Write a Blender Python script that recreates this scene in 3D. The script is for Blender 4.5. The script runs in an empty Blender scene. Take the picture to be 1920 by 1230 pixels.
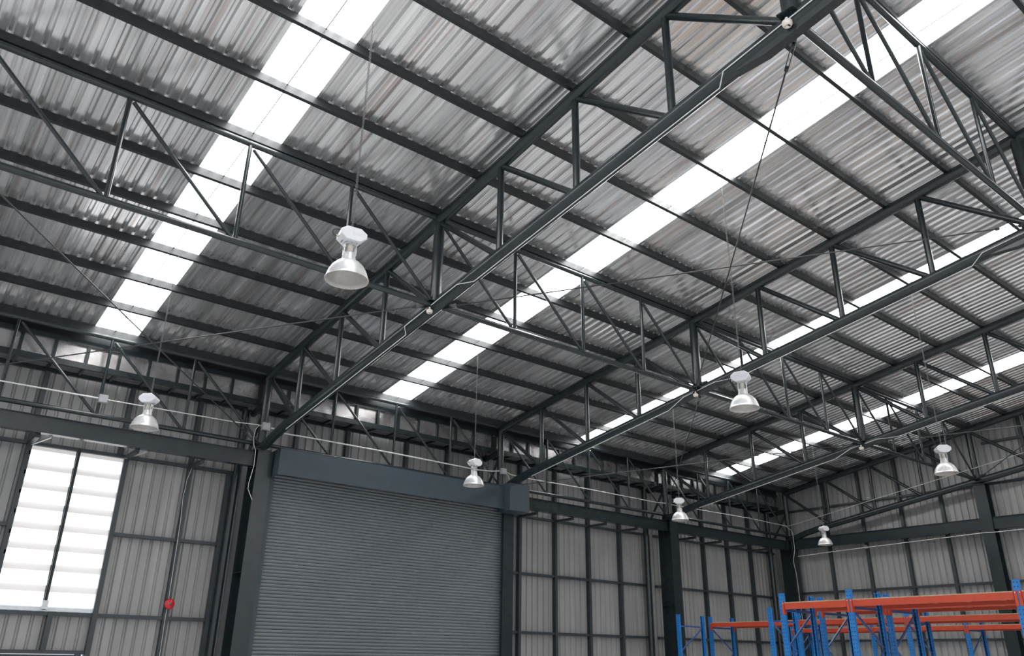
import bpy, math, random
from mathutils import Vector, Matrix
random.seed(7)
scene = bpy.context.scene
col = bpy.data.collections.new('warehouse'); scene.collection.children.link(col)
PI = math.pi

# ------------------------------------------------------------------ layout
P = 2.0212                                   # truss panel along the slope direction
FLOOR = -0.45
FX = [-8.0, 0.0, 8.0, 16.0, 24.08]           # frame lines
NJ = 12                                      # panels from eave to ridge
YR = -NJ * P                                 # ridge line
def zb(y): return 6.36 + 0.1513 * abs(y)     # node height, bottom chord
def zt(y): return 8.07 + 0.1546 * abs(y)     # node height, top chord
def zpur(y): return zt(y) + 0.20             # underside of purlins
def zroof(y):                                # roof sheet
    return 8.455 - 0.1546 * y if y > YR else 8.455 - 0.1546 * (2*YR - y)
STR = [-3.95, 4.0, 11.95, 19.85]             # skylight centre lines
SKW = 0.49                                   # skylight half width
GX = 24.62                                   # gable cladding
WY = 1.12                                    # side wall cladding

# ------------------------------------------------------------------ materials
def nodes(name):
    m = bpy.data.materials.new(name); m.use_nodes = True
    nt = m.node_tree; b = nt.nodes['Principled BSDF']
    return m, nt, b
def N(nt, t, **k):
    n = nt.nodes.new(t)
    for a, v in k.items():
        if a.startswith('i_'): n.inputs[a[2:].replace('_', ' ')].default_value = v
        else: setattr(n, a, v)
    return n
def coords(nt, scale, kind='Object'):
    tc = N(nt, 'ShaderNodeTexCoord'); mp = N(nt, 'ShaderNodeMapping')
    mp.inputs['Scale'].default_value = scale
    nt.links.new(tc.outputs[kind], mp.inputs[0]); return mp.outputs[0]
def ramp(nt, fac, stops):
    r = N(nt, 'ShaderNodeValToRGB'); e = r.color_ramp.elements
    while len(e) > 1: e.remove(e[-1])
    e[0].position = stops[0][0]; e[0].color = (*stops[0][1], 1)
    for p, c in stops[1:]:
        q = e.new(p); q.color = (*c, 1)
    nt.links.new(fac, r.inputs[0]); return r.outputs[0]
def paint(name, c1, c2, rough=0.4, scale=3, spec=0.5, metal=0.0):
    m, nt, b = nodes(name)
    no = N(nt, 'ShaderNodeTexNoise', i_Scale=scale, i_Detail=5.0, i_Roughness=0.6)
    nt.links.new(coords(nt, (1, 1, 1)), no.inputs['Vector'])
    nt.links.new(ramp(nt, no.outputs['Fac'], [(0.35, c1), (0.65, c2)]), b.inputs['Base Color'])
    b.inputs['Roughness'].default_value = rough; b.inputs['Metallic'].default_value = metal
    b.inputs['Specular IOR Level'].default_value = spec
    return m
def streaked(name, scl, stops, metal, rough, bump=0.0, stain=None):
    m, nt, b = nodes(name)
    v = coords(nt, scl)
    n1 = N(nt, 'ShaderNodeTexNoise', i_Scale=1.0, i_Detail=6.0, i_Roughness=0.6)
    nt.links.new(v, n1.inputs['Vector'])
    c = ramp(nt, n1.outputs['Fac'], stops)
    if stain:
        n2 = N(nt, 'ShaderNodeTexNoise', i_Scale=1.0, i_Detail=4.0)
        nt.links.new(coords(nt, stain[0]), n2.inputs['Vector'])
        f = ramp(nt, n2.outputs['Fac'], [(stain[2], (0, 0, 0)), (stain[2] + .12, (.75, .75, .75))])
        mx = N(nt, 'ShaderNodeMix', data_type='RGBA'); mx.inputs[7].default_value = (*stain[1], 1)
        nt.links.new(f, mx.inputs[0]); nt.links.new(c, mx.inputs[6]); c = mx.outputs[2]
    nt.links.new(c, b.inputs['Base Color'])
    b.inputs['Metallic'].default_value = metal
    n3 = N(nt, 'ShaderNodeTexNoise', i_Scale=1.0, i_Detail=6.0)
    nt.links.new(coords(nt, (scl[0]*1.7, scl[1]*2.0, scl[2]*1.7)), n3.inputs['Vector'])
    mr = N(nt, 'ShaderNodeMapRange', i_From_Min=0.3, i_From_Max=0.7, i_To_Min=rough[0], i_To_Max=rough[1])
    nt.links.new(n3.outputs['Fac'], mr.inputs[0]); nt.links.new(mr.outputs[0], b.inputs['Roughness'])
    if bump:
        bp = N(nt, 'ShaderNodeBump', i_Strength=bump, i_Distance=0.02)
        nt.links.new(n1.outputs['Fac'], bp.inputs['Height']); nt.links.new(bp.outputs[0], b.inputs['Normal'])
    return m
def emit(name, c, s, base=(.8, .8, .8)):
    m, nt, b = nodes(name)
    b.inputs['Base Color'].default_value = (*base, 1); b.inputs['Roughness'].default_value = .6
    b.inputs['Emission Color'].default_value = (*c, 1); b.inputs['Emission Strength'].default_value = s
    return m
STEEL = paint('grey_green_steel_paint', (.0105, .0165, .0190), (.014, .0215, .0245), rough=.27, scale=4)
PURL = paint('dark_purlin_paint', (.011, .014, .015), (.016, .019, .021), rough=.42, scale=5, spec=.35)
GIRT = paint('wall_frame_paint', (.021, .028, .032), (.028, .037, .042), rough=.45, scale=4)
HOOD = paint('blue_grey_box_paint', (.026, .042, .053), (.031, .049, .061), rough=.5, scale=6)
SHUT = paint('shutter_slat_paint', (.106, .120, .130), (.116, .132, .142), rough=.42, scale=1.2)
def roof_mat():
    m, nt, b = nodes('galvanised_roof_sheet')
    def ns(scl, det, ro=.6):
        n = N(nt, 'ShaderNodeTexNoise', i_Scale=1.0, i_Detail=det, i_Roughness=ro)
        nt.links.new(coords(nt, scl), n.inputs['Vector']); return n.outputs['Fac']
    def mixc(a, bb, f, mode='MIX'):
        x = N(nt, 'ShaderNodeMix', data_type='RGBA', blend_type=mode)
        for k, q in ((0, f), (6, a), (7, bb)):
            if isinstance(q, (int, float)): x.inputs[k].default_value = q
            elif isinstance(q, tuple): x.inputs[k].default_value = (*q, 1)
            else: nt.links.new(q, x.inputs[k])
        return x.outputs[2]
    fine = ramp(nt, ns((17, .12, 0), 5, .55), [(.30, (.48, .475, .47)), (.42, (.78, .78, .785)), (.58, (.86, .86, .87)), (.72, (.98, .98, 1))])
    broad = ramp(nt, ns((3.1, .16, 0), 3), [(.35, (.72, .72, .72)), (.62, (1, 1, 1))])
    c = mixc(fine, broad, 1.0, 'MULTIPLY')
    grain = ramp(nt, ns((70, 55, 0), 2), [(.35, (.90, .90, .90)), (.6, (1, 1, 1))])
    c = mixc(c, grain, 1.0, 'MULTIPLY')
    st = ramp(nt, ns((9, .14, 0), 4), [(.55, (0, 0, 0)), (.66, (.6, .6, .6))])
    c = mixc(c, (.36, .27, .245), st)
    nt.links.new(c, b.inputs['Base Color']); b.inputs['Metallic'].default_value = .78
    mr = N(nt, 'ShaderNodeMapRange', i_From_Min=0.3, i_From_Max=0.7, i_To_Min=.12, i_To_Max=.30)
    nt.links.new(ns((13, .3, 0), 4), mr.inputs[0]); nt.links.new(mr.outputs[0], b.inputs['Roughness'])
    bp = N(nt, 'ShaderNodeBump', i_Strength=.10, i_Distance=.01)
    nt.links.new(ns((3, 1.4, 0), 2), bp.inputs['Height']); nt.links.new(bp.outputs[0], b.inputs['Normal'])
    return m
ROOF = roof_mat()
CLAD = streaked('wall_cladding_paint', (3, 3, .25), [(.3, (.225, .222, .217)), (.7, (.29, .286, .28))], .05, (.36, .5))
GUT = streaked('bright_gutter_sheet', (1.2, 1, 1.6), [(.3, (.38, .36, .35)), (.7, (.52, .51, .51))], .9, (.22, .34), bump=.06)
SOFF = paint('gutter_soffit_sheet', (.16, .165, .17), (.21, .215, .22), rough=.45, scale=3, metal=.3)
BOXG = paint('grey_box_plastic', (.30, .31, .32), (.34, .35, .36), rough=.5, scale=8)
CONC = paint('concrete_floor', (.62, .62, .61), (.70, .70, .69), rough=.5, scale=.6)
SKY = emit('translucent_skylight_sheet', (1, 1, 1), 9.0)
PANE = emit('daylit_louvre_pane', (1, 1, 1), 1.3, (.4, .4, .4))
LAP = emit('louvre_pane_lap', (.97, .95, .93), .40, (.35, .34, .34))
LOWP = emit('daylit_lower_pane', (.93, .97, 1), .55)
WHT = paint('white_enamel', (.62, .63, .65), (.68, .69, .71), rough=.35, scale=8)
CERA = paint('beige_ceramic', (.42, .40, .34), (.48, .46, .40), rough=.5, scale=8)
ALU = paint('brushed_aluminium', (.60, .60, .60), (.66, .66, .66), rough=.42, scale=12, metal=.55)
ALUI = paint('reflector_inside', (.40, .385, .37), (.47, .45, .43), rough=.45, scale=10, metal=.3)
CHAIN = paint('zinc_chain', (.10, .10, .10), (.18, .18, .19), rough=.4, scale=30, metal=.7)
PIPE = paint('white_conduit', (.50, .50, .49), (.60, .60, .58), rough=.4, scale=6)
CREAM = paint('cream_plastic', (.62, .57, .50), (.68, .63, .56), rough=.4, scale=6)
BLK = paint('black_rubber', (.012, .012, .013), (.018, .018, .019), rough=.5, scale=9)
RED = paint('red_bell_paint', (.45, .012, .025), (.52, .018, .03), rough=.25, scale=9)
ORG = paint('orange_beam_paint', (.37, .036, .010), (.43, .045, .013), rough=.42, scale=5)
TAN = paint('chipboard_deck', (.30, .22, .14), (.42, .32, .21), rough=.8, scale=25)
ALF = paint('window_aluminium', (.50, .52, .54), (.60, .62, .64), rough=.35, scale=6, metal=.3)
CABLE = paint('steel_rod', (.016, .018, .020), (.024, .027, .030), rough=.4, scale=10)
NOVA = BLK
def blue_mat():
    m, nt, b = nodes('perforated_blue_upright')
    tc = N(nt, 'ShaderNodeTexCoord'); sp = N(nt, 'ShaderNodeSeparateXYZ'); nt.links.new(tc.outputs['Object'], sp.inputs[0])
    def mth(op, a, bb=None, c=None):
        n = N(nt, 'ShaderNodeMath', operation=op)
        for i, q in enumerate((a, bb, c)):
            if q is None: continue
            if isinstance(q, (int, float)): n.inputs[i].default_value = q
            else: nt.links.new(q, n.inputs[i])
        return n.outputs[0]
    z = mth('ABSOLUTE', mth('SUBTRACT', mth('FRACT', mth('DIVIDE', sp.outputs[2], .066)), .5))
    y = mth('ABSOLUTE', mth('SUBTRACT', mth('ABSOLUTE', sp.outputs[1]), .024))
    hole = mth('MULTIPLY', mth('LESS_THAN', z, .15), mth('LESS_THAN', y, .0075))
    no = N(nt, 'ShaderNodeTexNoise', i_Scale=6.0); nt.links.new(tc.outputs['Object'], no.inputs['Vector'])
    c = ramp(nt, no.outputs['Fac'], [(.35, (.003, .115, .34)), (.65, (.005, .145, .42))])
    mx = N(nt, 'ShaderNodeMix', data_type='RGBA'); mx.inputs[7].default_value = (.004, .012, .03, 1)
    nt.links.new(hole, mx.inputs[0]); nt.links.new(c, mx.inputs[6]); nt.links.new(mx.outputs[2], b.inputs['Base Color'])
    b.inputs['Roughness'].default_value = .35
    return m
BLUE = blue_mat()
BLUED = paint('blue_brace_paint', (.012, .050, .17), (.018, .070, .22), rough=.35, scale=6)

# ------------------------------------------------------------------ mesh builder
OFF = {}
class MB:
    def __init__(s): s.v = []; s.f = []; s.sm = []
    def add(s, vs, fs, sm=False):
        o = len(s.v); s.v += [tuple(v) for v in vs]; s.f += [tuple(i + o for i in f) for f in fs]; s.sm += [sm] * len(fs); return s
    def box(s, x0, x1, y0, y1, z0, z1):
        vs = [(x, y, z) for z in (z0, z1) for y in (y0, y1) for x in (x0, x1)]
        return s.add(vs, [(0, 2, 3, 1), (4, 5, 7, 6), (0, 1, 5, 4), (2, 6, 7, 3), (0, 4, 6, 2), (1, 3, 7, 5)])
    def tube(s, p0, p1, r, n=10, r1=None, cap=True):
        p0, p1 = Vector(p0), Vector(p1); d = (p1 - p0).normalized()
        a = Vector((0, 0, 1)) if abs(d.z) < .9 else Vector((1, 0, 0))
        u = d.cross(a).normalized(); w = d.cross(u); r1 = r if r1 is None else r1
        vs = [p0 + (u * math.cos(2*PI*i/n) + w * math.sin(2*PI*i/n)) * r for i in range(n)]
        vs += [p1 + (u * math.cos(2*PI*i/n) + w * math.sin(2*PI*i/n)) * r1 for i in range(n)]
        s.add(vs, [(i, i + n, (i+1) % n + n, (i+1) % n) for i in range(n)], True)
        if cap: s.add(vs, [tuple(range(n)), tuple(range(2*n-1, n-1, -1))])
        return s
    def path(s, pts, r, n=8, closed=False):
        pts = [Vector(p) for p in pts]; rings = []; m = len(pts)
        prev = None
        for i, p in enumerate(pts):
            if closed: d = (pts[(i+1) % m] - pts[i-1]).normalized()
            else: d = (pts[min(i+1, m-1)] - pts[max(i-1, 0)]).normalized()
            if prev is None:
                a = Vector((0, 0, 1)) if abs(d.z) < .9 else Vector((1, 0, 0)); u = d.cross(a).normalized()
            else: u = (prev - d * prev.dot(d)).normalized()
            prev = u; w = d.cross(u)
            rings.append([p + (u * math.cos(2*PI*k/n) + w * math.sin(2*PI*k/n)) * r for k in range(n)])
        vs = [v for q in rings for v in q]; fs = []
        for i in range(m if closed else m - 1):
            j = (i + 1) % m
            fs += [(i*n + k, j*n + k, j*n + (k+1) % n, i*n + (k+1) % n) for k in range(n)]
        s.add(vs, fs, True)
        if not closed: s.add(vs, [tuple(range(n))[::-1], tuple(range((m-1)*n, m*n))])
        return s
    def lathe(s, prof, c=(0, 0, 0), n=28, cap=False):
        vs = [(c[0] + r*math.cos(2*PI*k/n), c[1] + r*math.sin(2*PI*k/n), c[2] + z) for r, z in prof for k in range(n)]
        fs = [(i*n + k, (i+1)*n + k, (i+1)*n + (k+1) % n, i*n + (k+1) % n) for i in range(len(prof)-1) for k in range(n)]
        s.add(vs, fs, True)
        if cap: s.add(vs, [tuple(range(n)), tuple(range((len(prof)-1)*n, len(prof)*n))[::-1]])
        return s
    def prism(s, poly, a, b, ax):             # closed polygon swept along an axis; poly in the other two axes
        n = len(poly); vs = []
        for t in (a, b):
            for p, q in poly:
                vs.append({'x': (t, p, q), 'y': (p, t, q), 'z': (p, q, t)}[ax])
        s.add(vs, [(i, (i+1) % n, (i+1) % n + n, i + n) for i in range(n)] + [tuple(range(n))[::-1], tuple(range(n, 2*n))])
        return s
    def bar(s, p0, p1, w, h):                 # rectangular bar between two points (h roughly up)
        p0, p1 = Vector(p0), Vector(p1); d = (p1 - p0).normalized()
        a = Vector((0, 0, 1)) if abs(d.z) < .95 else Vector((1, 0, 0))
        u = d.cross(a).normalized() * w / 2; v = u.cross(d).normalized() * h / 2
        vs = [p + q for p in (p0, p1) for q in (-u - v, u - v, u + v, -u + v)]
        return s.add(vs, [(0, 1, 2, 3), (7, 6, 5, 4), (0, 4, 5, 1), (1, 5, 6, 2), (2, 6, 7, 3), (3, 7, 4, 0)])
    def build(s, name, mat, parent=None, origin=None):
        o = Vector(OFF.get(parent.name, (0, 0, 0))) if parent else Vector(origin or (0, 0, 0))
        me = bpy.data.meshes.new(name)
        me.from_pydata([tuple(Vector(v) - o) for v in s.v], [], s.f)
        me.polygons.foreach_set('use_smooth', s.sm)
        me.materials.append(mat); me.update()
        ob = bpy.data.objects.new(name, me); col.objects.link(ob)
        if parent: ob.parent = parent; OFF[ob.name] = OFF.get(parent.name, (0, 0, 0))
        else: ob.location = o; OFF[ob.name] = tuple(o)
        return ob
def thing(name, label, cat, loc=(0, 0, 0), group=None, kind=None):
    o = bpy.data.objects.new(name, None); col.objects.link(o); o.location = loc; OFF[o.name] = tuple(loc)
    o.empty_display_size = .2
    return tag(o, label, cat, group, kind)
def tag(o, label=None, cat=None, group=None, kind=None):
    if label: o['label'] = label
    if cat: o['category'] = cat
    if group: o['group'] = group
    if kind: o['kind'] = kind
    return o
def kids(o): return [c for c in list(col.objects) if c.parent == o]
def dup(root, loc, rz=None, label=None, group=None):
    def cp(o, par):
        c = o.copy(); col.objects.link(c); c.parent = par
        for k in KIDS.get(o.name, []): cp(k, c)
        return c
    r = cp(root, None); r.location = loc
    if rz is not None: r.rotation_euler = (0, 0, rz)
    if label: r['label'] = label
    if group: r['group'] = group
    return r
KIDS = {}
def index(root):
    for o in list(col.objects):
        if o.parent is not None:
            q = KIDS.setdefault(o.parent.name, [])
            if o not in q: q.append(o)

# ------------------------------------------------------------------ corrugated sheet
def ribline(a, b, pitch, rw, rt, h):
    """cross-section (t, height) from a to b with trapezoid ribs"""
    out = [(a, 0)]; k = math.ceil(a / pitch)
    while k * pitch + rw / 2 < b:
        c = k * pitch
        if c - rw / 2 > a: out += [(c - rw/2, 0), (c - rt/2, h), (c + rt/2, h), (c + rw/2, 0)]
        k += 1
    return out + [(b, 0)]
def roof_sheet(mb, x0, x1, ys, lift=0.0, pitch=.2285):
    prof = ribline(x0, x1, pitch, .10, .045, .048)
    for ya, yb in zip(ys, ys[1:]):
        n = len(prof); vs = [(x, y, zroof(y) + lift + h) for y in (ya, yb) for x, h in prof]
        mb.add(vs, [(i, i+1, i+1+n, i+n) for i in range(n-1)])
YS = [1.15, -8, -16, YR, -32, -40, -48.5]
r = MB(); e = [-16.0]
edges = [-16.0, -12 - SKW, -12 + SKW] + [q for c in STR for q in (c - SKW, c + SKW)] + [GX]
for i in range(0, len(edges), 2): roof_sheet(r, edges[i], edges[i+1], YS)
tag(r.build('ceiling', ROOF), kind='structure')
names = ['leftmost', 'second', 'third', 'fourth and farthest']
lab = ['bright translucent skylight strip in the roof at far left, above the louvre window bay',
       'bright translucent skylight strip in the roof above the roller shutter bay',
       'bright translucent skylight strip in the roof, second bay from the far gable wall',
       'bright translucent skylight strip in the roof of the bay beside the far gable wall']
for c, l in zip(STR, lab):
    m = MB(); roof_sheet(m, c - SKW - .01, c + SKW + .01, YS, lift=.004)
    tag(m.build('skylight', SKY, origin=(c, 0, zroof(0))), l, 'skylight', 'skylight strips in the roof')
m = MB(); roof_sheet(m, -12 - SKW, -12 + SKW, YS, lift=.004)
tag(m.build('skylight', SKY, origin=(-12, 0, zroof(0))), 'skylight strip in the bay left of the frame', 'skylight', 'skylight strips in the roof')

# floor
tag(MB().box(-16, 25, -48.5, 1.3, FLOOR - .1, FLOOR).build('floor', CONC), kind='structure')

# side wall with openings
w = MB()
def wall_piece(mb, x0, x1, z0, z1, pitch=.245):
    prof = ribline(x0, x1, pitch, .085, .035, .042); n = len(prof)
    vs = [(x, WY + h, z) for z in (z0, z1) for x, h in prof]
    mb.add(vs, [(i, i+1, i+1+n, i+n) for i in range(n-1)])
wall_piece(w, -16, -5.0, FLOOR, 8.31)
wall_piece(w, -5.0, -3.0, 5.7, 8.31); wall_piece(w, -5.0, -3.0, 1.18, 2.02)
wall_piece(w, -3.0, .3, FLOOR, 8.31); wall_piece(w, .3, 8.2, 5.3, 8.31)
wall_piece(w, 8.2, GX + .1, FLOOR, 8.31)
tag(w.build('wall_left', CLAD), kind='structure')
# gable wall
g = MB()
pr = ribline(-48.5, WY + .1, .245, .085, .035, .042); vs = []
for z in (0, 1):
    for y, h in pr: vs.append((GX + h, y, FLOOR if z == 0 else zroof(y) + .02))
n = len(pr); g.add(vs, [(i, i+1, i+1+n, i+n) for i in range(n-1)])
tag(g.build('wall_far', CLAD), kind='structure')

# ------------------------------------------------------------------ main trusses
def make_truss(label):
    t = thing('main_truss', label, 'roof truss', (0, 0, 0), 'main roof trusses')
    c = MB(); c.path([(0, .02, zb(0) + .1), (0, 0, zt(0) - .02), (0, -.1, zt(0) + .1), (0, -.3, zt(.3) + .1)], .1, 14)
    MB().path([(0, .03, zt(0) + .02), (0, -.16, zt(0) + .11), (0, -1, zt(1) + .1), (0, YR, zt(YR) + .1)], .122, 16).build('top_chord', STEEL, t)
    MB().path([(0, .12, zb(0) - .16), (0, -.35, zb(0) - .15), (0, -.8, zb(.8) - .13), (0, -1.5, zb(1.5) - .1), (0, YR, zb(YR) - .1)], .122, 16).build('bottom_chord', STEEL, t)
    for j in range(NJ + 1):
        y = -j * P
        rr = .13 if j == 8 else .108 if j % 4 == 0 else .062
        MB().tube((0, y, zb(y) - .06), (0, y, zt(y) + .04), rr, 14).build('post' if j % 4 == 0 else 'web_vertical', STEEL, t)
        if j < NJ:
            y2 = -(j + 1) * P
            MB().tube((0, y - .05, zt(y) + .02), (0, y2 + .08, zb(y2) - .04), .058, 12).build('web_diagonal', STEEL, t)
    for j in (4, 8):
        y = -j * P
        g = MB()
        g.box(-.2, .2, y - .12, y + .12, zb(y) - .035, zb(y) - .02)
        g.box(-.012, .012, y - .3, y + .3, zb(y) - .02, zb(y) + .12)
        g.build('node_plate', STEEL, t)
    hn = MB()
    pr = [(-15.25, zb(15.25) - .20), (-15.75, zb(15.75) - .30), (-16.9, zb(16.9) - .30), (-17.6, zb(17.6) - .20)]
    hn.prism(pr, -.07, .07, 'x'); hn.build('splice_haunch', STEEL, t)
    hb = MB(); hb.tube((0, -.02, 7.42), (0, .86, 7.30), .09, 8); hb.tube((0, .02, 7.30), (0, .8, 6.2), .045, 10); hb.build('eave_bracket', STEEL, t)
    MB().box(-.22, .22, -.25, .45, 6.085, 6.115).build('bearing_plate', STEEL, t)
    index(t); return t
T1 = make_truss('nearest full steel roof truss, from column left of the roller shutter rising to top right')
T1.location = (FX[1], 0, 0)
dup(T1, (FX[2], 0, 0), label='second steel roof truss, rising from column at right end of the roller shutter hood')
dup(T1, (FX[3], 0, 0), label='third steel roof truss, the last one before the far gable wall')
dup(T1, (FX[4], 0, 0), label='farthest steel roof truss, standing right against the gable wall cladding')

# ------------------------------------------------------------------ longitudinal trusses (local x 0..8, y 0)
def make_tie_truss(label):
    t = thing('longitudinal_truss', label, 'tie truss', (0, 0, 0), 'light trusses tying the main trusses together')
    L = 8.0
    MB().tube((.08, 0, 8.07 + .155), (L - .08, 0, 8.07 + .155), .056, 12).build('top_chord', STEEL, t)
    MB().tube((.08, 0, 6.36 - .07), (L - .08, 0, 6.36 - .07), .058, 12).build('bottom_chord', STEEL, t)
    for k in range(1, 4):
        MB().tube((2*k, 0, 6.33), (2*k, 0, 8.2), .038, 10).build('web_vertical', STEEL, t)
    for k in range(4):
        MB().tube((2*k + .07, 0, 8.13), (2*k + 1.93, 0, 6.34), .034, 10).build('web_diagonal', STEEL, t)
    index(t); return t
bay = ['far left bay above the louvre window', 'bay above the roller shutter', 'bay right of the roller shutter', 'bay beside the far gable wall']
L0 = make_tie_truss('light lattice truss along the eave wall, ' + bay[0]); L0.location = (-8, 0, 0)
for i in (1, 2, 3):
    dup(L0, (FX[i+1 - 0] if False else FX[i], 0, 0), label='light lattice truss along the eave wall, ' + bay[i])
where = {4: 'halfway up the roof slope', 8: 'high near the ridge'}
for j in (4, 8):
    for i in range(4):
        if j == 8 and i in (0, 3): continue
        dup(L0, (FX[i], -j*P, zb(j*P) - 6.36), label='light lattice truss %s, %s' % (where[j], bay[i].replace('bay above the roller shutter', 'roller shutter bay').replace('far left bay above the louvre window', 'far left bay')))

# ------------------------------------------------------------------ purlins
order = ['eave', 'first', 'second', 'third', 'fourth', 'fifth', 'sixth', 'seventh', 'eighth', 'ninth', 'tenth', 'eleventh', 'twelfth', 'thirteenth', 'fourteenth']
PS = 4 * P / 6
for k in range(19):
    y = -k * PS
    z0 = zpur(y); H = .17; d = 0.1546
    m = MB(); t = .006
    a = math.atan(d)
    def R(p, q): # local profile: p along slope (towards eave +), q up
        return (y + p * math.cos(a) + q * math.sin(a), z0 + q * math.cos(a) - p * math.sin(a))
    hh = H if k else .21
    q0 = 0 if k else -.04
    poly = [(-.035, q0), (.035, q0), (.035, q0 + .02), (.029, q0 + .02), (.029, q0 + t), (-.029, q0 + t), (-.029, q0 + hh - t), (.035, q0 + hh - t), (.035, q0 + hh), (-.035, q0 + hh)]
    m.prism([R(*p) for p in poly], -15.9, GX - .1, 'x')
    if k == 0: l = 'dark steel purlin at the very bottom of the roof, along the eave'
    elif k < 15: l = 'dark steel roof purlin, %s one up the slope from the eave purlin' % order[k]
    else: l = 'dark steel roof purlin near the ridge, number %s above the eave' % ['fifteen', 'sixteen', 'seventeen', 'eighteen'][k - 15]
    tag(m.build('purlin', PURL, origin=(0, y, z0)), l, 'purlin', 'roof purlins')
# sag rods below the skylights
srl = ['thin sag rod line under the leftmost skylight strip', 'thin sag rod line under the skylight strip above the roller shutter',
       'thin sag rod line under the third skylight strip', 'thin sag rod line under the skylight strip beside the gable']
for c, l in zip(FX[:4], srl):
    m = MB(); x = c + 4.0
    for k in range(17):
        ya, yb = -k * PS, -(k + 1) * PS
        m.tube((x, ya - .03, zpur(ya) + .12), (x, yb + .04, zpur(yb) + .05), .009, 5)
    tag(m.build('sag_rod', CABLE, origin=(x, 0, zpur(0))), l, 'rod', 'sag rods between purlins')

# ------------------------------------------------------------------ bracing rods with turnbuckles
def brace(label, a, b, mid=None):
    a, b = Vector(a), Vector(b); d = (b - a).normalized()
    t = thing('bracing_rod', label, 'bracing rod', tuple(a), 'diagonal bracing rods')
    MB().tube(a + d*.75, b - d*.3, .0135, 8).build('rod', CABLE, t)
    m = MB(); up = Vector((0, 0, 1)); s = d.cross(up).normalized()
    for q in (-1, 1):
        m.tube(a + d*.32 + s*q*.022, a + d*.72 + s*q*.022, .008, 6)
    m.tube(a + d*.28, a + d*.34, .03, 8); m.tube(a + d*.70, a + d*.76, .03, 8)
    m.build('turnbuckle', CABLE, t)
    m = MB(); m.bar(a + d*.02, a + d*.30, .012, .10); m.build('end_plate', STEEL, t)
    m = MB(); m.bar(b - d*.32, b - d*.02, .012, .08); m.build('end_plate', STEEL, t)
def nd(i, j, dx=0): return (FX[i] + dx, -j*P, zb(j*P) - .08)
brace('thin rod crossing the leftmost skylight, dropping to the column left of the shutter', nd(1, 0, -.1), nd(0, 4, .1))
brace('thin diagonal rod from the nearest truss mid node to the far left wall eave', nd(1, 4, -.12), nd(0, 0, .1))
brace('thin diagonal rod crossing the skylight from the nearest truss mid node to the upper right', nd(2, 8, -.12), nd(1, 4, .12))
brace('long steep diagonal rod hanging from the big splice node at the top right', nd(1, 8, .12), nd(2, 4, -.12))
brace('diagonal rod from second truss mid node down to the column right of the girts', nd(2, 4, .12), nd(3, 0, -.1))
brace('diagonal rod from the third truss mid node down to the column beside the shutter', nd(3, 4, -.12), nd(2, 0, .1))
brace('diagonal rod from third truss mid node up toward the right edge', nd(3, 4, .12), nd(4, 8, -.1))
brace('diagonal rod from the gable column head up toward the right edge', nd(4, 4, -.1), nd(3, 8, .12))

# ------------------------------------------------------------------ columns
def hcol(label, cx, y0, y1, z1, w=.42, axis='y', group='H-section columns'):
    t = thing('steel_column', label, 'column', (cx, (y0+y1)/2, FLOOR), group)
    m = MB(); f = .02
    if axis == 'y':
        m.box(cx - w/2, cx + w/2, y0, y0 + f, FLOOR, z1); m.box(cx - w/2, cx + w/2, y1 - f, y1, FLOOR, z1); m.box(cx - .008, cx + .008, y0 + f, y1 - f, FLOOR, z1)
    m.build('shaft', STEEL, t)
    s = MB(); zz = 3.05
    s.box(cx - w/2 + .01, cx + w/2 - .01, y0 + f, y1 - f, zz, zz + .015); s.box(cx - w/2 + .01, cx + w/2 - .01, y0 + f, y1 - f, 5.68, 5.70); s.build('stiffener', STEEL, t)
    MB().box(cx - w/2 - .05, cx + w/2 + .05, y0 - .05, y1 + .05, FLOOR, FLOOR + .025).build('base_plate', STEEL, t)
    return t
hcol('steel H column left of the roller shutter, loose white cable hanging beside it', .09, -.22, .38, 6.085)
hcol('steel H column under the square box at the right end of the shutter hood', 8.20, -.22, .38, 6.085)
hcol('steel H column between the two rib-clad bays right of the shutter', 16.13, -.22, .38, 6.085)
hcol('dark steel H column in the far corner beside the gable wall', 24.05, -.22, .38, 6.085)
t = thing('steel_column', 'wide steel H column standing in front of the gable wall at far right', 'column', (24.15, -8.1, FLOOR), 'H-section columns')
m = MB(); m.box(24.0, 24.02, -8.31, -7.89, FLOOR, zb(8.1) - .25); m.box(24.38, 24.40, -8.31, -7.89, FLOOR, zb(8.1) - .25); m.box(24.02, 24.38, -8.108, -8.092, FLOOR, zb(8.1) - .25); m.build('shaft', STEEL, t)
MB().box(23.95, 24.45, -8.36, -7.84, FLOOR, FLOOR + .025).build('base_plate', STEEL, t)
MB().box(23.94, 24.42, -8.33, -7.87, zb(8.1) - .25, zb(8.1) - .225).build('head_plate', STEEL, t)
# round pipe posts close to the wall behind each column
pl = ['round steel pipe post behind the column left of the shutter', 'round steel pipe post behind the box end of the shutter hood',
      'round steel pipe post behind the column between the clad bays', 'round steel pipe post in the far corner beside the gable']
for x, l in zip((-.22, 7.8, 15.72, 23.72), pl):
    t = thing('pipe_post', l, 'post', (x, .82, FLOOR), 'round pipe posts by the side wall')
    MB().tube((x, .82, FLOOR), (x, .82, 7.34), .10, 16).build('shaft', STEEL, t)
    MB().box(x - .13, x + .13, .69, .95, 7.34, 7.36).build('cap_plate', STEEL, t)

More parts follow.
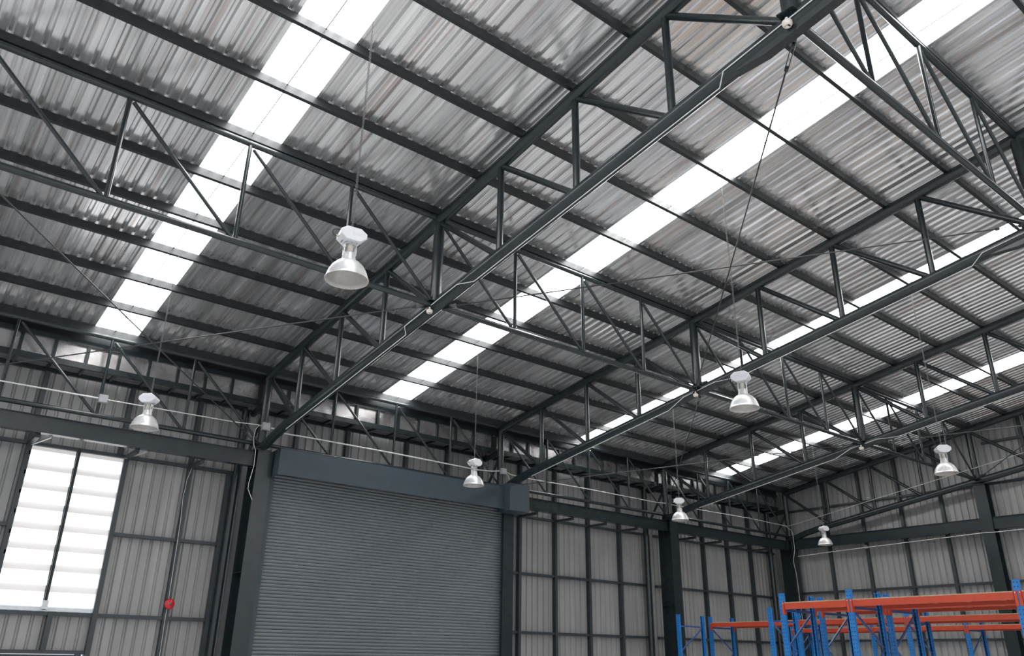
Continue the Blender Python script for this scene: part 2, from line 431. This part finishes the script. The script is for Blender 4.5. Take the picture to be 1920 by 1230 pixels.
# tie beams
def tbeam(label, x0, x1, y=0.0, z0=5.68, z1=6.07):
    t = thing('tie_beam', label, 'beam', ((x0+x1)/2, y, z0), 'horizontal H beams between the columns')
    m = MB(); m.box(x0, x1, y - .10, y + .10, z0, z0 + .014); m.box(x0, x1, y - .10, y + .10, z1 - .014, z1); m.box(x0, x1, y - .05, y + .05, z0 + .014, z1 - .014)
    m.build('beam_section', STEEL, t)
    b = MB()
    for x in (x0 + .02, x1 - .02): b.box(x - .012, x + .012, y - .10, y + .10, z0, z1)
    b.build('end_plate', STEEL, t)
tbeam('horizontal steel H beam above the louvre window, at far left', -8, -.13)
tbeam('horizontal steel H beam right of the shutter hood end box', 8.42, 15.91)
tbeam('horizontal steel H beam running into the far corner', 16.35, 23.83)
def gbeam(label, y0, y1):
    z0, z1, x = 5.72, 6.14, 24.1
    t = thing('tie_beam', label, 'beam', (x, (y0+y1)/2, z0), 'horizontal H beams between the columns')
    m = MB(); m.box(x - .10, x + .10, y0, y1, z0, z0 + .014); m.box(x - .10, x + .10, y0, y1, z1 - .014, z1); m.box(x - .05, x + .05, y0, y1, z0 + .014, z1 - .014)
    m.build('beam_section', STEEL, t)
gbeam('horizontal steel H beam on the gable wall between corner and wide column', -7.88, -.27)
gbeam('horizontal steel H beam on the gable wall right of the wide column', -15.9, -8.32)

# ------------------------------------------------------------------ wall framing (posts and rails)
def framing(label, posts, rails, loc, bits=()):
    t = thing('wall_framing', label, 'wall framing', loc, 'girt frames carrying the wall cladding')
    for x, z0, z1 in posts: MB().box(x - .055, x + .055, .95, 1.10, z0, z1).build('wall_post', GIRT, t)
    for x0, x1, z in rails: MB().box(x0, x1, .985, 1.105, z - .04, z + .04).build('wall_rail', GIRT, t)
    for x in bits: MB().box(x - .05, x + .05, .10, .96, 5.60, 5.68).build('strut', GIRT, t)
    return t
framing('grid of posts and rails around the louvre window, left of the shutter',
        [(-6.6, FLOOR, 7.4), (-5.06, FLOOR, 7.4), (-3.85, 1.22, 2.0), (-2.94, FLOOR, 5.66), (-1.38, FLOOR, 7.4), (-.35, FLOOR, 5.66), (-4.7, FLOOR, 1.15), (-3.12, FLOOR, 1.15), (-3.1, 5.7, 7.4)],
        [(-8, -5.1, 3.8), (-2.9, -.25, 3.8), (-8, -.25, 1.97), (-8, -2.9, 1.18), (-8, -.25, 5.66), (-2.9, -.25, .1)], (-4, 1, FLOOR), (-5.06, -2.94, -1.38))
framing('short wall posts above the shutter hood', [(1.40, 5.6, 7.4), (3.0, 5.6, 7.4), (5.05, 5.6, 7.4), (6.6, 5.6, 7.4)], [(.3, 8.1, 5.66)], (4, 1, 5.6))
framing('grid of posts and rails in the clad bay just right of the shutter',
        [(x, FLOOR, 7.4) for x in (9.65, 11.25, 12.85, 14.45)] + [(8.75, FLOOR, 5.66), (16.0, FLOOR, 5.66)],
        [(8.5, 16, z) for z in (5.66, 3.8, 1.98, .1)], (12, 1, FLOOR), (9.65, 11.25, 12.85, 14.45))
framing('grid of posts and rails in the clad bay beside the far corner',
        [(x, FLOOR, 7.4) for x in (17.75, 19.35, 20.95, 22.55)], [(16.4, 24.3, z) for z in (5.66, 3.8, 1.98, .1)], (20, 1, FLOOR), (17.75, 19.35, 20.95, 22.55))
t = thing('wall_framing', 'grid of posts and rails on the far gable wall', 'wall framing', (24.5, -8, FLOOR), 'girt frames carrying the wall cladding')
for y in (-1.58, -3.22, -4.85, -6.46, -9.7, -11.3, -12.9, -14.5, -17.8): MB().box(24.46, 24.60, y - .055, y + .055, FLOOR, zroof(y) - .2).build('wall_post', GIRT, t)
for z in (7.42, 5.9, 3.95, 2.05, .1): MB().box(24.49, 24.61, -18, .9, z - .04, z + .04).build('wall_rail', GIRT, t)
MB().box(24.49, 24.61, -18, -8.3, 8.9, 8.98).build('wall_rail', GIRT, t)

# ------------------------------------------------------------------ box gutters under the eave
def gutter(label, x0, x1, first):
    t = thing('box_gutter', label, 'gutter', (x0, .35, 7.45), 'box gutters along the eave')
    MB().box(x0, x1, .30, .38, 7.43, 7.57).build('lower_beam', STEEL, t)
    MB().box(x0, x1, .30, .38, 8.0, 8.13).build('upper_beam', STEEL, t)
    MB().box(x0 - .12, x1 + .12, .40, .41, 8.04, 8.39).build('eave_shade_sheet', PURL, t)  # added dark sheet: stands in for the shaded band, closes the bright eave gap
    MB().box(x0, x1, .97, 1.06, 7.40, 7.50).build('back_beam', STEEL, t)
    m = MB(); nx = int((x1 - x0) / .24); nz = 3; rnd = random.Random(int(x0*10) + 400)
    vs = []
    for k in range(nz + 1):
        for i in range(nx + 1):
            vs.append((x0 + (x1-x0)*i/nx, .385 + rnd.uniform(-.004, .006), 7.55 + .5*k/nz))
    m.add(vs, [(k*(nx+1)+i, k*(nx+1)+i+1, (k+1)*(nx+1)+i+1, (k+1)*(nx+1)+i) for k in range(nz) for i in range(nx)], True)
    m.build('side_sheet', GUT, t)
    MB().box(x0, x1, .38, .98, 7.505, 7.512).build('bottom_sheet', SOFF, t)
    x = first
    while x < x1 - .1:
        MB().box(x - .035, x + .035, .31, .38, 7.57, 8.0).build('gutter_post', STEEL, t)
        MB().box(x - .03, x + .03, .38, .97, 7.43, 7.50).build('cross_bar', STEEL, t)
        x += .71
for i, l in enumerate(('box gutter with crinkled shiny sheet panels at far left above the window', 'box gutter with crinkled shiny sheet panels above the roller shutter',
                       'box gutter with crinkled shiny sheet panels above the bay right of the shutter', 'box gutter with shiny sheet panels running into the far corner')):
    gutter(l, FX[i] + .12, FX[i+1] - .12, FX[i] + .75)

# ------------------------------------------------------------------ roller shutter
d1 = thing('door_1', 'closed grey roller shutter with horizontal slats', 'roller shutter', (4.2, 0, FLOOR), kind='structure')
m = MB(); x0, x1 = .44, 8.06; vs = []; z = FLOOR; hs = .0825; rows = []
while z < 5.56:
    for u in range(6):
        rows.append((z + hs*u/6, -.02 - .020 * math.sin(PI*u/6)))
    rows.append((z + hs * .985, .0)); z += hs
for zz, yy in rows: vs += [(x0, yy, zz), (x1, yy, zz)]
m.add(vs, [(2*i, 2*i+1, 2*i+3, 2*i+2) for i in range(len(rows)-1)])
m.build('curtain', SHUT, d1)
MB().box(.31, .45, -.10, .06, FLOOR, 5.5).build('guide_rail', HOOD, d1)
MB().box(8.03, 8.12, -.10, .06, FLOOR, 5.5).build('guide_rail', HOOD, d1)
m = MB(); m.box(.33, 7.72, -.58, -.02, 6.10, 6.14); m.box(.33, 7.72, -.58, -.56, 5.46, 6.10); m.box(.33, .35, -.56, .0, 5.46, 6.10); m.box(.35, 7.72, -.56, -.53, 5.46, 5.475)
m.build('hood', HOOD, d1)
MB().tube((.4, -.2, 5.80), (7.8, -.2, 5.80), .22, 20).build('shutter_roll', SHUT, d1)
MB().box(7.72, 8.50, -.86, -.24, 5.40, 6.24).build('motor_box', HOOD, d1)

# ------------------------------------------------------------------ louvre window
w1 = thing('window_1', 'tall frosted louvre window in two columns, glowing white', 'window', (-4, 1, 2.0), kind='structure')
for x0, x1 in ((-5.0, -4.05), (-3.97, -2.99)):
    zc = 5.66
    hgt = (5.66 - 2.12) / 8
    for k in range(8):
        zu = 5.66 - k*hgt; zl = zu - hgt
        m = MB(); m.add([(x0, 1.03, zl), (x1, 1.03, zl), (x1, 1.10, zu - .125), (x0, 1.10, zu - .125), (x0, 1.037, zl), (x1, 1.037, zl), (x1, 1.107, zu - .125), (x0, 1.107, zu - .125)],
                        [(0, 1, 2, 3), (7, 6, 5, 4), (0, 4, 5, 1), (3, 2, 6, 7)])
        p = m.build('pane', PANE, w1)
        m = MB(); m.add([(x0, 1.085, zu - .135), (x1, 1.085, zu - .135), (x1, 1.10, zu), (x0, 1.10, zu), (x0, 1.092, zu - .135), (x1, 1.092, zu - .135), (x1, 1.107, zu), (x0, 1.107, zu)],
                        [(0, 1, 2, 3), (7, 6, 5, 4), (0, 4, 5, 1), (3, 2, 6, 7)])
        q = m.build('pane_lap', LAP, w1)
m = MB(); m.box(-5.02, -2.98, 1.0, 1.09, 2.02, 2.10); m.box(-5.02, -2.98, 1.02, 1.09, 5.66, 5.70); m.box(-3.0, -2.975, .99, 1.09, 2.05, 5.68); m.box(-5.03, -5.0, .99, 1.09, 2.05, 5.68)
m.build('window_frame', ALF, w1)
m = MB(); m.box(-4.04, -4.025, .96, 1.09, 2.05, 5.68); m.box(-4.015, -4.0, .94, 1.09, 2.05, 5.68); m.box(-3.99, -3.975, .96, 1.09, 2.05, 5.68); m.box(-4.05, -3.97, 1.05, 1.09, 2.05, 5.68); m.build('mullion', GIRT, w1)
MB().box(-4.07, -3.95, .92, 1.05, 2.06, 2.24).build('crank_box', ALF, w1)
for i in range(8):
    z = 5.66 - (i + .55)*(5.66 - 2.12)/8
    MB().box(-5.045, -5.005, .95, 1.0, z - .04, z + .05).build('blade_clip', ALF, w1)
b = MB(); b.bar((-5.03, .96, 5.62), (-4.78, .12, 5.67), .03, .05); b.build('stay', ALF, w1)
b = MB(); b.bar((-2.98, .96, 5.62), (-2.72, .12, 5.67), .03, .05); b.build('stay', ALF, w1)
w2 = thing('window_2', 'pale pane of the opening below the louvre window', 'window', (-3.9, 1.05, FLOOR), kind='structure')
MB().box(-4.6, -3.22, 1.06, 1.08, FLOOR, 1.06).build('pane', LOWP, w2)
m = MB(); m.box(-4.65, -3.17, 1.02, 1.09, 1.06, 1.13); m.box(-4.65, -4.6, 1.02, 1.09, FLOOR, 1.06); m.box(-3.22, -3.17, 1.02, 1.09, FLOOR, 1.06); m.box(-3.9, -3.86, 1.03, 1.09, FLOOR, 1.06)
m.build('window_frame', STEEL, w2)

# ------------------------------------------------------------------ alarm bell, conduits, cables, boxes
t = thing('alarm_bell', 'round red alarm bell on a wall post left of the shutter', 'alarm bell', (-1.36, .93, 2.29))
def disc(mb, c, prof, n=28):            # lathe about -y
    vs = [(c[0] + r*math.cos(2*PI*k/n), c[1] - h, c[2] + r*math.sin(2*PI*k/n)) for r, h in prof for k in range(n)]
    mb.add(vs, [(i*n + k, i*n + (k+1) % n, (i+1)*n + (k+1) % n, (i+1)*n + k) for i in range(len(prof)-1) for k in range(n)], True)
    return mb
disc(MB(), (-1.36, .90, 2.29), [(.001, 0), (.118, 0), (.122, .02), (.115, .045), (.085, .062), (.07, .064), (.045, .085), (.001, .09)]).build('gong', RED, t)
disc(MB(), (-1.36, .90, 2.29), [(.03, .08), (.028, .10), (.001, .102)]).build('centre_bolt', CHAIN, t)
MB().box(-1.43, -1.29, .90, .95, 2.22, 2.36).build('back_box', RED, t)
tag(MB().path([(-1.36, .93, FLOOR), (-1.37, .93, 1.13), (-1.39, .93, 2.0), (-1.385, .93, 2.18)], .007, 6).build('conduit', PIPE, origin=(-1.37, .93, FLOOR)), 'white conduit on the wall post below the red bell', 'conduit', 'conduits')
tag(MB().path([(-1.385, .93, 2.4), (-1.40, .93, 3.2), (-1.42, .93, 4.3), (-1.46, .93, 4.88), (-1.44, .925, 5.05), (-1.44, .92, 5.29), (-1.38, .90, 5.55), (-1.37, .88, 5.7)], .007, 6).build('conduit', PIPE, origin=(-1.4, .93, 2.4)),
    'white conduit running up the wall post above the red bell', 'conduit', 'conduits')
def conduit(label, pts, r=.011, mat=PIPE, n=7):
    return tag(MB().path(pts, r, n).build('conduit', mat, origin=pts[0]), label, 'conduit', 'conduits')
conduit('white conduit along the eave truss, left of the nearest column', [(-8, -.07, 6.67), (-6, -.07, 6.67), (-4.05, -.07, 6.69)], .019)
conduit('white conduit between the eave junction box and the nearest column', [(-3.85, -.07, 6.69), (-.9, -.07, 6.73), (-.6, -.09, 6.74), (-.15, -.13, 6.76)], .014)
conduit('thick white conduit crossing in front of the wall above the shutter hood', [(.16, -.13, 6.74), (.3, -.12, 6.73), (.5, -.1, 6.66), (1.2, -.08, 6.68), (4, -.07, 6.69), (7.0, -.07, 6.66), (7.6, -.08, 6.7), (7.85, -.13, 6.74)], .021)
conduit('white conduit along the eave truss, right of the shutter', [(8.15, -.13, 6.74), (8.35, -.1, 6.70), (8.9, -.08, 6.68), (12, -.07, 6.71), (15.2, -.07, 6.69), (15.85, -.13, 6.70)], .016)
conduit('white conduit along the eave truss toward the far corner', [(16.2, -.1, 6.70), (18, -.07, 6.72), (21, -.07, 6.75), (23.5, -.07, 6.72), (23.85, -.12, 6.70)], .013)
def jbox(label, x, y, z, s=.09):
    t = thing('junction_box', label, 'junction box', (x, y, z), 'grey conduit junction boxes')
    MB().box(x - s, x + s, y - .05, y + .05, z - s, z + s).build('box_body', BOXG, t)
    MB().box(x - s*.9, x + s*.9, y - .06, y - .05, z - s*.9, z + s*.9).build('lid', BOXG, t)
jbox('pale junction box on the eave conduit above the louvre window', -3.95, -.08, 6.69, .095)
jbox('pale junction box at the nearest column head', .02, -.155, 6.74, .10)
jbox('pale junction box on the post above the shutter hood end box', 8.0, -.155, 6.74, .095)
jbox('pale junction box on the gable posts under the beam', 24.40, -3.22, 5.6, .07)
conduit('thin pale conduit across the gable wall below the beam', [(24.02, -.34, 5.42), (24.0, -2, 5.48), (24.0, -6.2, 5.58), (23.98, -7.9, 5.62), (23.98, -8.5, 5.60), (24.1, -12, 5.66)], .013)
conduit('thin pale conduit above the gable truss bottom chord', [(23.97, -.1, 6.72), (23.97, -1.77, 6.98), (23.97, -6.7, 7.74), (23.97, -9.83, 8.22), (23.97, -13, 8.7)], .011)
def cable(label, pts, r=.010):
    return tag(MB().path(pts, r, 6).build('loose_cable', PIPE, origin=pts[0]), label, 'cable', 'loose hanging cables')
cable('loose white cable hanging down beside the nearest column', [(-.12, -.2, 6.73), (-.22, -.24, 6.70), (-.29, -.26, 6.58), (-.31, -.27, 6.37), (-.28, -.27, 6.18), (-.21, -.27, 6.04), (-.20, -.27, 5.66), (-.23, -.27, 5.45), (-.27, -.27, 5.2), (-.27, -.27, 5.05), (-.13, -.27, 4.79)], .008)
cable('loose white cable hanging down the far corner column', [(23.72, -.12, 6.68), (23.9, -.25, 6.52), (23.95, -.27, 6.35), (23.95, -.27, 5.72), (23.86, -.26, 5.45), (23.78, -.25, 5.25), (23.80, -.25, 5.05), (23.88, -.25, 4.73), (23.9, -.25, 4.1), (23.92, -.25, 3.4), (23.95, -.25, 2.4)], .009)
cable('short loose cable curling from the box above the hood end', [(8.05, -.2, 6.68), (8.15, -.22, 6.62), (8.2, -.22, 6.5)], .010)
# conduit clipped to the bottom chords
def chord_conduit(label, X, pts, r=.013):
    P3 = []
    for y, side in pts:
        if side: P3.append((X - .132, y, zb(y) - .13))
        else: P3.append((X - .03, y, zb(y) - .240))
    tag(MB().path(P3, r, 7).build('conduit', PIPE, origin=P3[0]), label, 'conduit', 'conduits')
chord_conduit('white conduit under the nearest truss chord, between its two round detectors', 0, [(-17.6, 1), (-16.9, 1), (-16.4, 1), (-16.05, 1), (-15.25, 1), (-15.15, 1), (-15.0, 0), (-14.6, 0), (-12, 0), (-9.6, 0), (-9.4, 0), (-9.0, 1), (-8.3, 1), (-8.15, 1)], .009)
chord_conduit('white conduit under the nearest truss chord, below its middle detector', 0, [(-8.0, 1), (-7.75, 1), (-7.3, 1), (-7.2, 1), (-7.1, 0), (-6.9, 0), (-4.5, 0), (-1.6, 0)], .010)
chord_conduit('white conduit under the second truss chord, above its middle detector', 8, [(-17.0, 1), (-15.3, 1), (-15.15, 1), (-14.9, 0), (-14.5, 0), (-12, 0), (-9.4, 0), (-8.7, 1), (-8.3, 1), (-8.15, 1)], .009)
chord_conduit('white conduit under the second truss chord, below its middle detector', 8, [(-8.0, 1), (-7.7, 1), (-7.1, 0), (-4.5, 0), (-1.6, 0)], .010)
chord_conduit('white conduit under the third truss chord, above its detector', 16, [(-17.0, 0), (-14, 0), (-12, 0), (-9.2, 0), (-8.6, 1), (-8.2, 1)], .009)
chord_conduit('white conduit under the third truss chord, below its detector', 16, [(-8.0, 1), (-7.7, 1), (-7.1, 0), (-4.5, 0), (-1.6, 0)], .011)
def detector(label, x, y, z, s=1.0):
    t = thing('smoke_detector', label, 'smoke detector', (x, y, z), 'round cream detectors under the truss nodes')
    MB().lathe([(.001, .02*s), (.05*s, .02*s), (.062*s, .01*s), (.062*s, -.025*s), (.048*s, -.05*s), (.03*s, -.055*s), (.028*s, -.05*s), (.001, -.05*s)], (x, y, z), 22).build('housing', CREAM, t)
    MB().tube((x, y, z + .02*s), (x, y, z + .075*s), .018*s, 12).build('gland', WHT, t)
    MB().box(x - .02*s, x + .02*s, y - .03*s, y - .012*s, z - .058*s, z - .05*s).build('sensor_slot', BLK, t)
    MB().bar((x, y, z + .03), (x + .13, y, z + .05), .03, .012).build('clip', STEEL, t)
detector('round cream detector below the big splice node at top right', -.135, -16.15, 8.63, 1.05)
detector('round cream detector below the middle node of the nearest truss', -.13, -8.1, 7.36, 1.0)
detector('round cream detector below the middle node of the second truss', 7.87, -8.09, 7.37, 1.05)
detector('round cream detector below the middle node of the third truss', 15.87, -8.06, 7.36, 1.15)

# ------------------------------------------------------------------ high bay lamps (origin at the rim centre)
def make_lamp(label):
    t = thing('high_bay_lamp', label, 'pendant lamp', (0, 0, 0), 'aluminium high bay lamps')
    # dome, open below, with thickness
    outer = [(.262, 0), (.262, .008), (.255, .012), (.248, .05), (.228, .11), (.195, .17), (.15, .22), (.105, .248), (.092, .255)]
    inner = [(.085, .245), (.10, .238), (.145, .21), (.188, .163), (.221, .105), (.241, .048), (.248, .004), (.262, 0)]
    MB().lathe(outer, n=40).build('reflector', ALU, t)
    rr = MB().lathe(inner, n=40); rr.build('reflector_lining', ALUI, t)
    k = MB().lathe([(.092, .252), (.088, .262), (.082, .30), (.074, .345), (.066, .362), (.040, .366)], n=28); k.build('neck', ALU, t)
    MB().tube((0, 0, .36), (0, 0, .47), .043, 18).build('lamp_holder', CERA, t)
    MB().tube((0, 0, .353), (0, 0, .366), .040, 18).build('seal', BLK, t)
    m = MB()
    for s in (-1, 1):
        m.box(s*.072 - .004, s*.072 + .004, -.035, .035, .33, .49)
    m.box(-.076, .076, -.035, .035, .478, .49); m.build('bracket', WHT, t)
    for s in (-1, 1): MB().box(s*.0765 - .0015, s*.0765 + .0015, -.012, .012, .38, .43).build('bracket_slot', BLK, t)
    # ballast box: elongated octagon across x, body tapering to the rear
    def octo(w, h, z0, c=.06): return [(-w + c*1.3, z0), (w - c*1.3, z0), (w, z0 + c), (w, z0 + h - c*.9), (w - c*1.3, z0 + h), (-w + c*1.3, z0 + h), (-w, z0 + h - c*.9), (-w, z0 + c)]
    a = octo(.165, .175, .49); m = MB()
    b = octo(.145, .150, .50); vs = [(p, -.12, q) for p, q in a] + [(p, -.105, q) for p, q in a] + [(p, .11, q) for p, q in b] + [(p*.93, -.127, .5775 + (q - .5775)*.93) for p, q in a]
    f = [(i, (i+1) % 8, (i+1) % 8 + 8, i + 8) for i in range(8)] + [(i + 8, (i+1) % 8 + 8, (i+1) % 8 + 16, i + 16) for i in range(8)]
    f += [(i, i + 24, (i+1) % 8 + 24, (i+1) % 8) for i in range(8)] + [tuple(range(24, 32)), tuple(range(23, 15, -1))]
    bx = m.add(vs, f).build('ballast_box', WHT, t)
    gl = MB().tube((-.15, .0, .56), (-.185, .0, .55), .016, 10); g = gl.build('cable_gland', CERA, bx)
    m = MB()
    for q in (-.06, 0, .06): m.box(q - .004, q + .004, -.06, -.052, .4875, .491)
    for q in (-.11, .11): m.box(q - .004, q + .004, -.03, .03, .494, .4985)
    m.build('vent_slot', BLK, bx)
    MB().path([(-.18, 0, .55), (-.215, 0, .555), (-.235, 0, .59), (-.225, .01, .63), (-.18, .02, .66), (-.1, .03, .67)], .008, 6).build('cable_loop', BLK, t)
    cu = bpy.data.curves.new('lettering', 'FONT'); cu.body = 'Silicon'; cu.size = .05; cu.extrude = .0015; cu.align_x = 'CENTER'
    tmp = bpy.data.objects.new('lettering_tmp', cu); me = bpy.data.meshes.new_from_object(tmp); bpy.data.objects.remove(tmp)
    me.transform(Matrix.Translation((.04, -.1275, .565)) @ Matrix.Rotation(PI/2, 4, 'X')); me.materials.append(WHT)
    o = bpy.data.objects.new('lettering', me); col.objects.link(o); o.parent = bx
    m = MB().path([(0, 0, .655), (-.012, 0, .675), (-.012, 0, .70), (0, 0, .715), (.012, 0, .70), (.012, 0, .675)], .004, 5, closed=True); m.build('hook', CHAIN, t)
    # chain: alternating links
    def links(L):
        m = MB(); z = .70; k = 0
        while z < L:
            pts = []
            for q in range(8):
                an = q*PI/4; px = .0085*math.cos(an); pz = .0085*math.sin(an) + (.014 if math.sin(an) > .1 else -.014 if math.sin(an) < -.1 else 0)
                pts.append((px, 0, z + pz) if k % 2 else (0, px, z + pz))
            m.path(pts, .0032, 4, closed=True); z += .0365; k += 1
        m.tube((.016, .0, .66), (.016, 0, L), .0035, 5)
        return m
    ch = links(10.13 - 5.32); c1 = ch.build('chain', CHAIN, t)
    c2 = links(8.93 - 5.19).build('chain_short', CHAIN, None)
    index(t); return t, c2
lamp, short = make_lamp('nearest and largest high bay lamp, hanging left of centre by a long chain')
short_me = short.data; bpy.data.objects.remove(short)
CAM = (-7.655, -20.074)
def facing(x, y, deg): # face normal (-y local) aimed at the camera, turned by deg
    ax = math.atan2(CAM[1] - y, CAM[0] - x)
    return ax + PI/2 + math.radians(deg)
lamp.location = (-3.86, -12.14, 5.32); lamp.rotation_euler = (0, 0, facing(-3.9, -12.1, 18))
ll = [(-3.87, -4.06, 5.17, -32, 'high bay lamp hanging in front of the H beam above the louvre window'),
      (4.0, -4.05, 5.15, 48, 'high bay lamp hanging in front of the right part of the shutter hood'),
      (4.01, -12.11, 5.31, -14, 'second largest high bay lamp, hanging right of centre before the second truss chord'),
      (11.95, -3.98, 5.19, 0, 'high bay lamp hanging in front of the column between the clad bays'),
      (11.96, -12.02, 5.34, 24, 'high bay lamp hanging before the gable truss near the right edge'),
      (19.99, -4.03, 5.19, 52, 'smallest high bay lamp, in front of the gable wall beside the far corner')]
for x, y, z, dg, l in ll:
    r = dup(lamp, (x, y, z), facing(x, y, dg), l)
    if z < 5.25:
        for c in list(col.objects):
            if c.parent == r and c.name.startswith('chain'): c.data = short_me

# ------------------------------------------------------------------ pallet racking
ZT = 2.38; BT = 2.20
def upright(name, parent, x, y, flip):
    """perforated omega profile, web facing -x when flip = 1"""
    w, d, t = .052, .075, .006
    s = flip
    poly = [(0, -w), (0, w), (s*d*.55, w), (s*d*.55, w - .012), (s*d, w - .012), (s*d, w - .034), (s*(d - t), w - .034), (s*(d - t), w - .018), (s*(d*.55 - t), w - .018), (s*(d*.55 - t), w - t), (s*t, w - t),
            (s*t, -w + t), (s*(d*.55 - t), -w + t), (s*(d*.55 - t), -w + .018), (s*(d - t), -w + .018), (s*(d - t), -w + .034), (s*d, -w + .034), (s*d, -w + .012), (s*d*.55, -w + .012), (s*d*.55, -w)]
    if s < 0: poly = poly[::-1]
    m = MB(); m.prism(poly, FLOOR, ZT, 'z')
    me_o = Vector(OFF.get(parent.name))
    o = bpy.data.meshes.new(name); o.from_pydata(m.v, [], m.f); o.materials.append(BLUE); o.update()
    ob = bpy.data.objects.new(name, o); col.objects.link(ob); ob.parent = parent; ob.location = Vector((x, y, 0)) - me_o
    MB().box(x - .02 if s > 0 else x - d - .02, x + d + .02 if s > 0 else x + .02, y - .07, y + .07, FLOOR, FLOOR + .008).build('foot_plate', BLUED, parent)
    return ob
def frame(parent, x0, x1, y, up=True):
    upright('upright', parent, x0, y, 1); upright('upright', parent, x1, y, -1)
    a, b = x0 + .05, x1 - .05
    zs = [2.06, 1.42, .78, .14]
    MB().bar((a, y, 2.08), (b, y, 2.08), .022, .042).build('horizontal_brace', BLUED, parent)
    MB().bar((a, y, -.2), (b, y, -.2), .022, .042).build('horizontal_brace', BLUED, parent)
    s = up
    for k in range(3):
        p, q = ((a, zs[k]), (b, zs[k+1])) if s else ((b, zs[k]), (a, zs[k+1]))
        MB().bar((p[0], y, p[1]), (q[0], y, q[1]), .022, .036).build('diagonal_brace', BLUED, parent); s = not s
def rack(label, x0, x1, ys, ups, deckbays):
    t = thing('pallet_rack', label, 'pallet rack', (x0, ys[0], FLOOR), 'blue and orange pallet racks')
    for y, u in zip(ys, ups): frame(t, x0, x1, y, u)
    for i, (ya, yb) in enumerate(zip(ys, ys[1:])):
        for xs, sgn in ((x0, 1), (x1, -1)):
            m = MB(); h = .105
            bx0, bx1 = (xs - .006, xs + .044) if sgn > 0 else (xs - .044, xs + .006)
            m.box(bx0, bx1, yb + .055, ya - .055, BT - h, BT)
            bm = m.build('beam', ORG, t)
            for yy, e in ((ya, -1), (yb, 1)):
                c = MB(); fx0, fx1 = (xs - .012, xs - .002) if sgn > 0 else (xs + .002, xs + .012)
                y1, y2 = sorted((yy + e*.010, yy + e*.058))
                c.box(fx0, fx1, y1, y2, BT - .20, BT + .02)
                ylo, yhi = sorted((yy + e*.053, yy + e*.060))
                c.box(min(fx0, bx0), max(fx1, bx1), ylo, yhi, BT - .20, BT + .015)
                c.build('connector', ORG, bm)
                z = BT - .005; MB().tube((fx0 - .004 if sgn > 0 else fx1 + .004, (y1+y2)/2, z), ((fx0+fx1)/2, (y1+y2)/2, z), .007, 8).build('safety_pin', WHT, bm)
        nb = max(2, round((ya - yb) / .55))
        for k in range(1, nb):
            yy = ya + (yb - ya)*k/nb
            MB().box(x0 + .04, x1 - .04, yy - .03, yy + .03, BT - .055, BT - .004).build('deck_support', ORG, t)
        MB().box(x0 + .0, x1 - .0, yb + .06, ya - .06, BT + .001, BT + .018).build('deck_panel', TAN, t)
    return t
rack('front row of blue and orange pallet racking, nearest the camera at lower right', 6.2, 7.24, [-10.98, -12.34, -15.06, -17.78], [0, 1, 0, 1], 1)
rack('second row of pallet racking, back to back behind the nearest row', 7.50, 8.58, [-10.98, -12.34, -15.06, -17.78], [0, 0, 1, 0], 1)
rack('middle row of pallet racking, its orange beam starting right of two bare uprights', 12.0, 13.06, [-4.76, -7.61, -10.46, -13.31, -16.16], [1, 0, 1, 0, 1], 1)
rack('farthest row of pallet racking, lowest orange beam before the gable wall', 16.93, 18.0, [-4.2, -6.94, -9.68, -12.42, -15.16], [0, 1, 0, 1, 0], 1)
t = thing('upright_frame', 'bare blue upright frame without beams, leftmost of the racking', 'rack frame', (10.6, -4.76, FLOOR), 'bare blue rack frames'); frame(t, 10.6, 11.7, -4.76, False)
t = thing('upright_frame', 'bare blue upright frame without beams, just left of the nearest rack end', 'rack frame', (9.55, -8.42, FLOOR), 'bare blue rack frames'); frame(t, 9.55, 10.62, -8.42, True)

# ------------------------------------------------------------------ world, camera, view
wd = bpy.data.worlds.new('World'); scene.world = wd; wd.use_nodes = True
bg = wd.node_tree.nodes['Background']; bg.inputs[0].default_value = (.86, .92, 1, 1); bg.inputs[1].default_value = 0.9

f, yaw, pit, rol = 1489.6029, .6744, .3961, .0143
Fv = Vector((math.sin(yaw)*math.cos(pit), math.cos(yaw)*math.cos(pit), math.sin(pit)))
R = Vector((math.cos(yaw), -math.sin(yaw), 0)); U = R.cross(Fv)
R2 = math.cos(rol)*R + math.sin(rol)*U; U2 = -math.sin(rol)*R + math.cos(rol)*U
cd = bpy.data.cameras.new('camera'); cam = bpy.data.objects.new('camera', cd); col.objects.link(cam)
M = Matrix((R2, U2, -Fv)).transposed().to_4x4(); M.translation = Vector((-7.655, -20.074, 1.147)); cam.matrix_world = M
cd.sensor_fit = 'HORIZONTAL'; cd.sensor_width = 36; cd.lens = f / 1920 * 36; cd.clip_end = 300
scene.camera = cam
scene.view_settings.view_transform = 'Standard'; scene.view_settings.look = 'None'
scene.view_settings.gamma = 1; scene.view_settings.use_curve_mapping = False; scene.view_settings.exposure = 0.22
scene.cycles.max_bounces = 8; scene.cycles.diffuse_bounces = 4; scene.cycles.use_denoising = True
